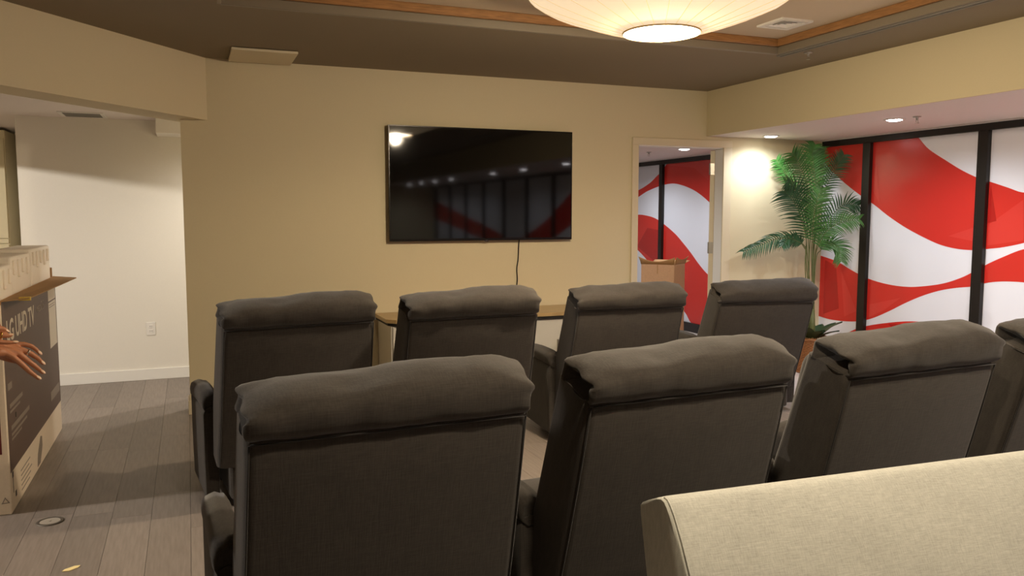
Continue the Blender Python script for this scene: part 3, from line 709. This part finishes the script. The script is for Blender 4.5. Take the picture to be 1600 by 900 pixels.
# lower white band prints
bm = B(); prism(bm, [(0, 0), (0.10, 0.0), (0.19, 0.08), (0.19, 0.14), (0.14, 0.15), (0.03, 0.07)], 0, 0.001)
o = obj('print_icon', bm, M['print_grey'], ct_); o.matrix_local = Matrix.Translation((BX+0.0004, BY0+0.75, 0.02)) @ Matrix(((0, 0, 1, 0), (1, 0, 0, 0), (0, 1, 0, 0), (0, 0, 0, 1)))
for k in range(5): obj('print_line', box(B(), BX, BX+0.001, BY0+0.27, BY0+0.50+0.04*(k % 3), 0.035+k*0.026, 0.041+k*0.026), M['print_grey'], ct_)
obj('print_arrow', box(B(), BX, BX+0.001, BY0+0.065, BY0+0.073, 0.09, 0.17), M['print_dark'], ct_); obj('print_arrow', box(B(), BX, BX+0.001, BY0+0.055, BY0+0.083, 0.17, 0.20), M['print_dark'], ct_)
bm = B(); box(bm, BX, BX+0.001, BY0+0.11, BY0+0.14, 0.055, 0.085); obj('print_icon', bm, M['print_dark'], ct_)
obj('red_panel', box(B(), BX-BT+0.02, BX-0.028, BY0-0.0015, BY0, 0.31, 0.98), M['carton_red'], ct_)
bm = B(); tri = [(0, 0.02), (-0.017, -0.01), (0.017, -0.01)]
for i in range(3):
    a, b = tri[i], tri[(i+1) % 3]; tube(bm, [(BX-0.025+a[0], BY0-0.001, 0.07+a[1]), (BX-0.025+b[0]*0.8, BY0-0.001, 0.07+b[1]*0.8)], 0.002, 5)
obj('recycling_mark', bm, M['print_grey'], ct_)
# open flaps
bm = B(); a = [(BX, BY0+0.02, BZ), (BX, BY1-0.01, BZ), (BX+0.135, BY1-0.005, BZ-0.012), (BX+0.118, BY0+0.06, BZ+0.008)]
v = [bm.verts.new(p) for p in a]; bm.faces.new(v); r = bmesh.ops.extrude_face_region(bm, geom=bm.faces[:]); bmesh.ops.translate(bm, verts=[g for g in r['geom'] if isinstance(g, bmesh.types.BMVert)], vec=(0, 0, -0.006))
fp = obj('flap', bm, M['card_dark'], ct_)
obj('tape_strip', box(B(), BX+0.07, BX+0.122, BY0+0.06, BY0+0.075, BZ-0.006, BZ+0.012), M['tape'], fp)
bm = B(); a = [(BX-BT, BY0, BZ), (BX-BT, BY1, BZ), (BX-BT-0.11, BY1, BZ+0.04), (BX-BT-0.11, BY0, BZ+0.04)]
v = [bm.verts.new(p) for p in a]; bm.faces.new(v); r = bmesh.ops.extrude_face_region(bm, geom=bm.faces[:]); bmesh.ops.translate(bm, verts=[g for g in r['geom'] if isinstance(g, bmesh.types.BMVert)], vec=(0, 0, -0.006))
obj('flap', bm, M['card_dark'], ct_)
bm = B(); tube(bm, [(BX-0.02, BY1-0.02, BZ-0.01), (BX-0.02, BY1-0.02, BZ+0.06)], 0.010, 8); obj('end_flap', bm, M['card_dark'], ct_)
# foam packing: separate slabs poking out of the carton
fz = 1.285
gf = 'foam slabs in the television carton'
for k, (ya, yb, zt, xa, xb, lb) in enumerate(((BY0+0.04, BY0+0.44, 1.235, -1.09, -0.885, 'cream foam slab in the carton nearest the camera, by the hands'), (BY0+0.46, BY0+1.02, 1.27, -1.09, -0.89, 'cream foam slab in the middle of the carton'),
                                       (BY0+1.04, BY1-0.02, 1.29, -1.09, -0.885, 'cream foam slab at the far end of the carton'))):
    t = thing('foam_slab', lb, 'packing foam', (0, 0, 0), 0, gf)
    obj('slab', box(B(), xa, xb-0.006, ya, yb, BZ-0.019, zt, 0.012, 2), M['foam'], t)
    n = int((yb-ya)/0.13)
    for q in range(n):
        yr = ya+0.06+q*0.13
        obj('rib', box(B(), xb-0.008, xb+0.006, yr-0.02, yr+0.02, zt-0.10-0.02*(q % 2), zt-0.02, 0.004, 1), M['foam'], t)

# ------------------------------------------------------------------ cardboard box beyond the doorway
cb_ = thing('cardboard_box', 'tan cardboard box with an open flap standing past the doorway', 'box', (4.855, 7.655, 0), math.radians(-53))
bw, bd_, bh = 0.19, 0.17, 0.955
obj('box_body', box(B(), -bw, bw, -bd_, bd_, 0, bh, 0.003, 1), M['card_box'], cb_)
def box_flap(a, b, out, up, sag, name='flap'):
    """a curled cardboard flap along the edge a-b of the box top, leaning by out (a vector)"""
    a, b, out = Vector(a), Vector(b), Vector(out); n = 12; bm = B(); va = []; vm = []; vb = []
    for i in range(n+1):
        u = i/n; p = a.lerp(b, u); w = (u-0.5)*0.10*(b-a); h = up-sag*math.sin(PI*u)
        va.append(bm.verts.new(p)); vm.append(bm.verts.new(p+out*0.4+w*0.5+Vector((0, 0, h*0.55)))); vb.append(bm.verts.new(p+out+w+Vector((0, 0, h))))
    for i in range(n): bm.faces.new((va[i], va[i+1], vm[i+1], vm[i])); bm.faces.new((vm[i], vm[i+1], vb[i+1], vb[i]))
    nrm = out.normalized()*0.004
    r = bmesh.ops.extrude_face_region(bm, geom=bm.faces[:]); bmesh.ops.translate(bm, verts=[g for g in r['geom'] if isinstance(g, bmesh.types.BMVert)], vec=nrm)
    obj(name, bm, M['card'], cb_, True)
box_flap((-bw, -bd_, bh), (bw, -bd_, bh), (0, -0.035, 0), 0.085, 0.05)
box_flap((bw, -bd_, bh), (bw, bd_, bh), (0.03, 0, 0), 0.085, 0.03)
box_flap((-bw, bd_, bh), (bw, bd_, bh), (0, 0.12, 0), 0.03, 0.0)
obj('packing_tape', box(B(), -0.006, 0.006, -bd_-0.0006, -bd_, bh-0.10, bh-0.002), M['card'], cb_)

# ------------------------------------------------------------------ potted palm
pc = Vector((5.47, 6.01, 0))
pot = thing('potted_palm', 'tall potted palm in a woven basket in the corner by the glass', 'plant', tuple(pc))
bm = B(); rows, cols = 26, 96; bp = []
for i in range(rows*3+1):
    v = i/(rows*3); bp.append((0.13+0.04*v, 0.33*v))
lathe(bm, bp, cols, rf=lambda a, i: 1+0.025*math.sin(i/3*2*PI)*1+0.022*math.cos(a*cols/4+(PI if (i//3) % 2 else 0)))
obj('basket', bm, M['wicker'], pot, True)
for zz, rr in ((0.33, 0.172), (0.012, 0.133)):
    bm = B(); tube(bm, [(rr*math.cos(2*PI*k/40), rr*math.sin(2*PI*k/40), zz+0.004*math.sin(k*PI/2)) for k in range(41)], 0.012, 8); obj('basket_rim', bm, M['wicker'], pot, True)
bm = B(); lathe(bm, [(0.16, 0.29), (0.16, 0.305), (0.02, 0.315)], 24); obj('soil', bm, M['soil'], pot)
def local(a, z, dep=0.0):
    """a: metres to camera right of the plant axis, z height, dep: metres away from the camera"""
    fh = Vector((math.sin(YAW), math.cos(YAW), 0)); p = RT*a + fh*dep; return Vector((p.x, p.y, z))
def crop(cx, cy, dep=0.0):
    px, py = 1160+cx/3.4636, 200+cy/3.4636
    d = (pc-CAM).dot(FW)+dep; q = cam_pt(px, py, d)-pc; return q
def frond(pts, length, n, mm, width=0.0074, spread=0.9, droop=0.3, seed=0, taper=0.25, bare=0.25, both=(1, 1), side=None):
    rn = random.Random(seed); C = smoothcurve(pts, 60)
    bm = B(); tube(bm, C, 0.006, 6, 0.0016); st_ = obj('frond_stem', bm, M['palm_stem'], pot, True)
    bm = B(); N = len(C)
    for i in range(n):
        u = bare+(1-bare)*(i+0.5)/n; k = u*(N-1); k0 = min(int(k), N-2); p = C[k0].lerp(C[k0+1], k-k0)
        tdir = (C[k0+1]-C[k0]).normalized()
        vdir = (cam.location-pc).normalized()
        sd = side if side else tdir.cross(vdir).normalized()
        nrm = sd.cross(tdir).normalized()
        sh_ = math.sin(PI*(0.12+0.80*(u-bare)/(1-bare)))**0.7; L_ = length*(taper+(1-taper)*sh_)*rn.uniform(0.9, 1.08)
        for s in (-1, 1):
            LL = L_*both[0 if s < 0 else 1]
            if LL < 0.01: continue
            d = (sd*s*spread + tdir*(0.55+0.5*(u-bare)) + nrm*rn.uniform(-0.12, 0.30)).normalized()
            d = (d+Vector((0, 0, rn.uniform(-0.06, 0.06)))).normalized()
            ns = 5; prev = None; pos = p.copy(); dd = d.copy(); wv = dd.cross(nrm).normalized()
            for q in range(ns+1):
                t_ = q/ns; wd = width*(0.45+0.55*math.sin(PI*min(1, 0.15+t_*0.9)))*(1-t_**3)+0.0004
                fold = nrm*wd*0.45
                v = [bm.verts.new(pos-wv*wd+fold), bm.verts.new(pos), bm.verts.new(pos+wv*wd+fold)]
                if prev:
                    bm.faces.new((prev[0], prev[1], v[1], v[0])); bm.faces.new((prev[1], prev[2], v[2], v[1]))
                prev = v; pos = pos+dd*(LL/ns); pos.z = min(pos.z, 2.19); dd = (dd+Vector((0, 0, -droop*0.28))).normalized()
    fo = obj('frond', bm, mm, st_, True)
    return fo
G1, G2 = M['frond'], M['frond_dark']
base = Vector((0.0, 0.0, 0.29))
def bp_(k): return base + Vector((0.03*math.cos(k*2.1), 0.03*math.sin(k*2.1), 0))
frond([bp_(0), crop(385, 700), crop(400, 450, .0), crop(392, 260, -.03), crop(380, 135, -.06), crop(395, 92, -.10)], 0.160, 28, G1, seed=1, bare=0.48, droop=0.6, spread=0.9)
frond([bp_(1), crop(362, 700), crop(372, 480, -.04), crop(345, 300, -.08), crop(305, 190, -.12), crop(268, 135, -.16)], 0.180, 22, G1, seed=2, bare=0.52, droop=0.4)
frond([bp_(2), crop(352, 700), crop(335, 520, .04), crop(290, 370, .08), crop(235, 250, .08), crop(183, 170, .06)], 0.128, 20, G1, seed=3, bare=0.62, droop=0.4)
frond([bp_(3), crop(345, 720), crop(345, 600, -.06), crop(315, 480, -.12), crop(270, 390, -.16), crop(225, 340, -.18)], 0.226, 24, G2, seed=4, bare=0.40, droop=0.5)
frond([bp_(4), crop(340, 740), crop(345, 655, -.03), crop(290, 605, -.06), crop(190, 598, -.08), crop(95, 635, -.10), crop(5, 672, -.12)], 0.150, 28, G2, seed=5, bare=0.42, droop=1.0, spread=0.75)
frond([bp_(5), crop(385, 720), crop(405, 520, .03), crop(450, 330, .05), crop(500, 220, .03), crop(550, 145, .0)], 0.150, 22, G2, seed=6, bare=0.52, droop=0.4)
frond([bp_(6), crop(390, 740), crop(415, 600, -.05), crop(465, 500, -.08), crop(545, 415, -.06), crop(632, 420, -.04)], 0.180, 26, G2, seed=7, bare=0.40, droop=0.6)
frond([bp_(7), crop(390, 740), crop(410, 640, -.08), crop(455, 560, -.12), crop(540, 510, -.14), crop(636, 495, -.14)], 0.150, 24, G1, seed=8, bare=0.40, droop=0.7)
frond([bp_(8), crop(395, 740), crop(425, 660, .02), crop(470, 625, .02), crop(520, 650, .0), crop(535, 722, -.02)], 0.165, 24, G1, seed=9, bare=0.40, droop=0.6)
frond([bp_(9), crop(375, 720), crop(378, 600, -.12), crop(385, 500, -.20), crop(400, 410, -.25), crop(430, 330, -.27)], 0.180, 24, G1, seed=10, bare=0.38, droop=0.5)
frond([bp_(10), crop(360, 720), crop(352, 560, -.02), crop(330, 430, -.06), crop(300, 330, -.12), crop(230, 300, -.2)], 0.188, 24, G2, seed=11, bare=0.42, droop=0.5)
frond([bp_(11), crop(380, 720), crop(392, 520, .04), crop(410, 330, .05), crop(425, 210, .03), crop(415, 130, -.0)], 0.140, 24, G1, seed=12, bare=0.5, droop=0.5)
frond([bp_(12), crop(355, 730), crop(330, 640, -.06), crop(290, 610, -.1), crop(250, 600, -.14), crop(215, 640, -.18)], 0.113, 19, G2, seed=13, bare=0.45, droop=0.8)
bm = B(); tube(bm, [(0, 0, 0.28), (0.004, 0, 0.42), (0, 0.004, 0.60)], 0.03, 10, 0.022)
obj('trunk', bm, M['palm_stem'], pot, True)
# broad leaves at the foot
rn = random.Random(21)
for k in range(16):
    a = 2*PI*k/16+rn.uniform(-0.2, 0.2); L_ = rn.uniform(0.15, 0.24); el = rn.uniform(0.55, 1.25)
    bm = B(); n = 7; prev = None
    r0 = 0.07
    for q in range(n+1):
        t_ = q/n; r = r0+L_*t_*math.cos(el*(1-0.5*t_)); z = 0.32+L_*t_*math.sin(el)+0.01-0.05*t_*t_
        wd = 0.050*math.sin(PI*min(1, 0.06+t_*0.94))**0.8+0.002
        c, s = math.cos(a), math.sin(a)
        v = [bm.verts.new((r*c-s*wd, r*s+c*wd, z+0.012)), bm.verts.new((r*c, r*s, z)), bm.verts.new((r*c+s*wd, r*s-c*wd, z+0.012))]
        if prev: bm.faces.new((prev[0], prev[1], v[1], v[0])); bm.faces.new((prev[1], prev[2], v[2], v[1]))
        prev = v
    obj('leaf', bm, M['leaf_dark'], pot, True)

# ------------------------------------------------------------------ person standing left, only the crossed hands are in view
def skin_mesh(name, chains, voxel, m, parent, blobs=(), smooth=3):
    bm = B()
    for ch in chains:
        for (p, r), (q, s) in zip(ch, ch[1:]):
            p, q = Vector(p), Vector(q); L_ = (q-p).length; n = max(2, int(L_/max(0.004, min(r, s)*0.5)))
            ax = (q-p).normalized(); nr = ax.orthogonal().normalized(); bn = ax.cross(nr)
            rings = [[p.lerp(q, i/n)+(nr*math.cos(2*PI*k/14)+bn*math.sin(2*PI*k/14))*(r+(s-r)*i/n) for k in range(14)] for i in range(n+1)]
            loft(bm, rings)
        for p, r in ch:
            bmesh.ops.create_icosphere(bm, subdivisions=2, radius=r, matrix=Matrix.Translation(p))
    for p, sc, rot in blobs:
        bmesh.ops.create_icosphere(bm, subdivisions=3, radius=1, matrix=Matrix.Translation(p) @ rot @ Matrix.Diagonal((*sc, 1)))
    o = obj(name, bm, m)
    md = o.modifiers.new('r', 'REMESH'); md.mode = 'VOXEL'; md.voxel_size = voxel
    if smooth:
        ms = o.modifiers.new('s', 'SMOOTH'); ms.iterations = smooth; ms.factor = 0.5
    dg = bpy.context.evaluated_depsgraph_get(); me = bpy.data.meshes.new_from_object(o.evaluated_get(dg))
    bpy.data.objects.remove(o)
    return obj(name, me, m, parent, True)
def hp(cx, cy, off=0.0):
    px, py = cx/6.92, 490+cy/6.92; d = 2.62+0.06*px/70+off; return cam_pt(px, py, d)
def wp(v): return Vector(v)
wristL = hp(-75, 375, .012); wristR = hp(-130, 235, -.035)
elL = Vector((-0.93, 3.30, 1.06)); elR = Vector((-0.98, 2.86, 1.06))
shL = Vector((-1.06, 3.28, 1.36)); shR = Vector((-1.10, 2.92, 1.36)); ctr = Vector((-1.09, 3.10, 0))
c = lambda z, dx=0.0: Vector((ctr.x+dx, ctr.y, z))
fingers = [
 [(hp(150, 335, .03), .0098), (hp(262, 332, .034), .0085), (hp(340, 352, .036), .0075), (hp(392, 390, .036), .0068), (hp(430, 430, .036), .0055)],
 [(hp(130, 370, .018), .0115), (hp(250, 398, .02), .0098), (hp(335, 435, .022), .0088), (hp(405, 480, .022), .0078), (hp(466, 540, .022), .006)],
 [(hp(100, 400, .005), .0115), (hp(205, 435, .005), .0102), (hp(285, 500, .006), .0092), (hp(375, 565, .007), .0080), (hp(466, 640, .008), .006)],
 [(hp(60, 425, -.008), .0115), (hp(140, 470, -.010), .0102), (hp(225, 540, -.010), .0092), (hp(325, 632, -.009), .0080), (hp(422, 703, -.008), .006)]]
chains = [[(wristL, .026), (hp(0, 375, .012), .024)]]
chains += [[(hp(-60, 340+25*i, .02-.012*i), .021)]+f for i, f in enumerate(fingers)]
chains += [[(hp(-40, 430, .01), .016), (hp(40, 470, .035), .012), (hp(120, 500, .04), .010), (hp(180, 520, .04), .007)]]      # thumb tucked under
fr = [
 [(hp(-120, 175, -.03), .012), (hp(-20, 160, -.03), .0105), (hp(40, 170, -.026), .0088), (hp(68, 190, -.022), .0062)],
 [(hp(-120, 235, -.03), .0115), (hp(-20, 232, -.032), .0098), (hp(60, 238, -.028), .0084), (hp(118, 236, -.022), .0058)],
 [(hp(-120, 300, -.03), .011), (hp(-10, 308, -.034), .0085), (hp(90, 312, -.030), .0072), (hp(172, 312, -.024), .005)],
 [(hp(-130, 130, -.025), .011), (hp(-60, 100, -.02), .009), (hp(-15, 130, -.012), .0075), (hp(-5, 170, -.006), .006)]]
chains += [[(wristR, .025), (hp(-120, 235, -.03), .022)]] + [[(wristR, .022)]+f for f in fr]
chains += [[(wristR, .02), (hp(-150, 330, -.03), .013), (hp(-110, 390, -.03), .010), (hp(-70, 420, -.028), .0075)]]           # right thumb under the wrist
chains += [[(wristL, .027), (elL, .040), (shL, .052)], [(wristR, .027), (elR, .040), (shR, .052)]]
chains += [[(shL, .055), (c(1.40), .06), (shR, .055)], [(c(1.38), .062), (c(1.48, .015), .055), (c(1.56, .03), .06)]]
chains += [[(c(1.36), .11), (c(1.2, .01), .115), (c(1.05, .0), .11), (c(0.92), .13)]]
for s in (-1, 1):
    y = ctr.y+s*0.09
    chains += [[(Vector((ctr.x, ctr.y+s*0.06, 0.90)), .10), (Vector((ctr.x+0.01, y, 0.86)), .085), (Vector((ctr.x+0.02, y, 0.48)), .055), (Vector((ctr.x-0.01, y, 0.30)), .052), (Vector((ctr.x-0.01, y, 0.08)), .036), (Vector((ctr.x+0.0, y, 0.05)), .036), (Vector((ctr.x+0.14, y+s*.01, 0.035)), .03)]]
I4 = Matrix.Identity(4)
hd = c(1.60, .045)
blobs = [(hd, (.088, .074, .105), I4), (hd+Vector((.035, 0, -.06)), (.055, .05, .055), I4), (hd+Vector((.092, 0, -.015)), (.018, .012, .022), I4), (hd+Vector((.082, 0, -.055)), (.012, .024, .008), I4),
         (hd+Vector((-.005, .076, -.005)), (.02, .008, .03), I4), (hd+Vector((-.005, -.076, -.005)), (.02, .008, .03), I4)]
pn = thing('person', 'person at the left edge, ringed hands crossed in front of the carton', 'person', (ctr.x, ctr.y, 0))
def under(o): o.location = (-ctr.x, -ctr.y, 0); return o
under(skin_mesh('body', chains, 0.0027, M['skin'], pn, blobs, 4))
# rings and nails
def ring(a, b, t_, r, w_, m):
    p = Vector(a).lerp(Vector(b), t_); ax = (Vector(b)-Vector(a)).normalized(); nr = ax.orthogonal().normalized(); bn = ax.cross(nr)
    bm = B(); R_ = []
    for i, (rr, dz) in enumerate(((r, -w_), (r+.0016, -w_*.8), (r+.0022, 0), (r+.0016, w_*.8), (r, w_))): R_.append([p+ax*dz+(nr*math.cos(2*PI*k/24)+bn*math.sin(2*PI*k/24))*rr for k in range(24)])
    loft(bm, R_, False); return under(obj('ring', bm, m, pn, True))
ring(fingers[1][1][0], fingers[1][2][0], 0.62, .0097, .0035, M['silver'])
ring(fr[1][1][0], fr[1][2][0], 0.35, .0098, .0035, M['gold'])
for f, rr in [(f, .0062) for f in fingers]+[(f, .0056) for f in fr[:3]]:
    p, q = f[-2][0], f[-1][0]; ax = (q-p).normalized(); tow = (CAM-q).normalized(); tow = (tow*0.6+Vector((0, 0, .6))-ax*(tow*0.6+Vector((0, 0, .6))).dot(ax)).normalized(); sd = ax.cross(tow)
    cc = p.lerp(q, 0.92)+tow*(f[-1][1]*0.9)
    bm = B(); bmesh.ops.create_icosphere(bm, subdivisions=2, radius=1, matrix=Matrix.Translation(cc) @ Matrix((ax, sd, tow)).transposed().to_4x4() @ Matrix.Diagonal((.0095, .0048, .0016, 1)))
    under(obj('fingernail', bm, M['nail'], pn, True))
sl = lambda a, b, t_: Vector(a).lerp(Vector(b), t_)
under(skin_mesh('shirt', [[(shL, .062), (c(1.38), .075), (shR, .062)], [(shL, .062), (sl(shL, elL, .6), .056)], [(shR, .062), (sl(shR, elR, .6), .056)], [(c(1.36), .122), (c(1.2, .01), .125), (c(1.05), .122), (c(0.90), .145)]], 0.008, M['cloth_dark'], pn))
tr = []
for s in (-1, 1):
    y = ctr.y+s*0.09
    tr.append([(Vector((ctr.x, ctr.y+s*0.06, 0.94)), .112), (Vector((ctr.x+0.01, y, 0.84)), .098), (Vector((ctr.x+0.02, y, 0.48)), .070), (Vector((ctr.x-0.01, y, 0.13)), .056)])
under(skin_mesh('trousers', tr, 0.008, M['cloth_blue'], pn))
for s in (-1, 1):
    y = ctr.y+s*0.09; bm = B()
    under(skin_mesh('shoe', [[(Vector((ctr.x-0.02, y, 0.048)), .046), (Vector((ctr.x+0.08, y+s*.006, 0.043)), .043), (Vector((ctr.x+0.16, y+s*.012, 0.036)), .036)]], 0.006, M['cloth_dark'], pn))
under(skin_mesh('hair', [[(hd+Vector((-.03, 0, .05)), .085), (hd+Vector((-.06, 0, -.04)), .075), (hd+Vector((-.09, 0, -.16)), .06), (hd+Vector((-.12, 0, -.26)), .03)], [(hd+Vector((.02, 0, .075)), .06), (hd+Vector((-.03, 0, .06)), .08)]], 0.006, M['hair'], pn))
for s in (-1, 1):
    bm = B(); bmesh.ops.create_icosphere(bm, subdivisions=2, radius=.011, matrix=Matrix.Translation(hd+Vector((.076, s*.031, .005)))); under(obj('eye', bm, M['eye'], pn, True))
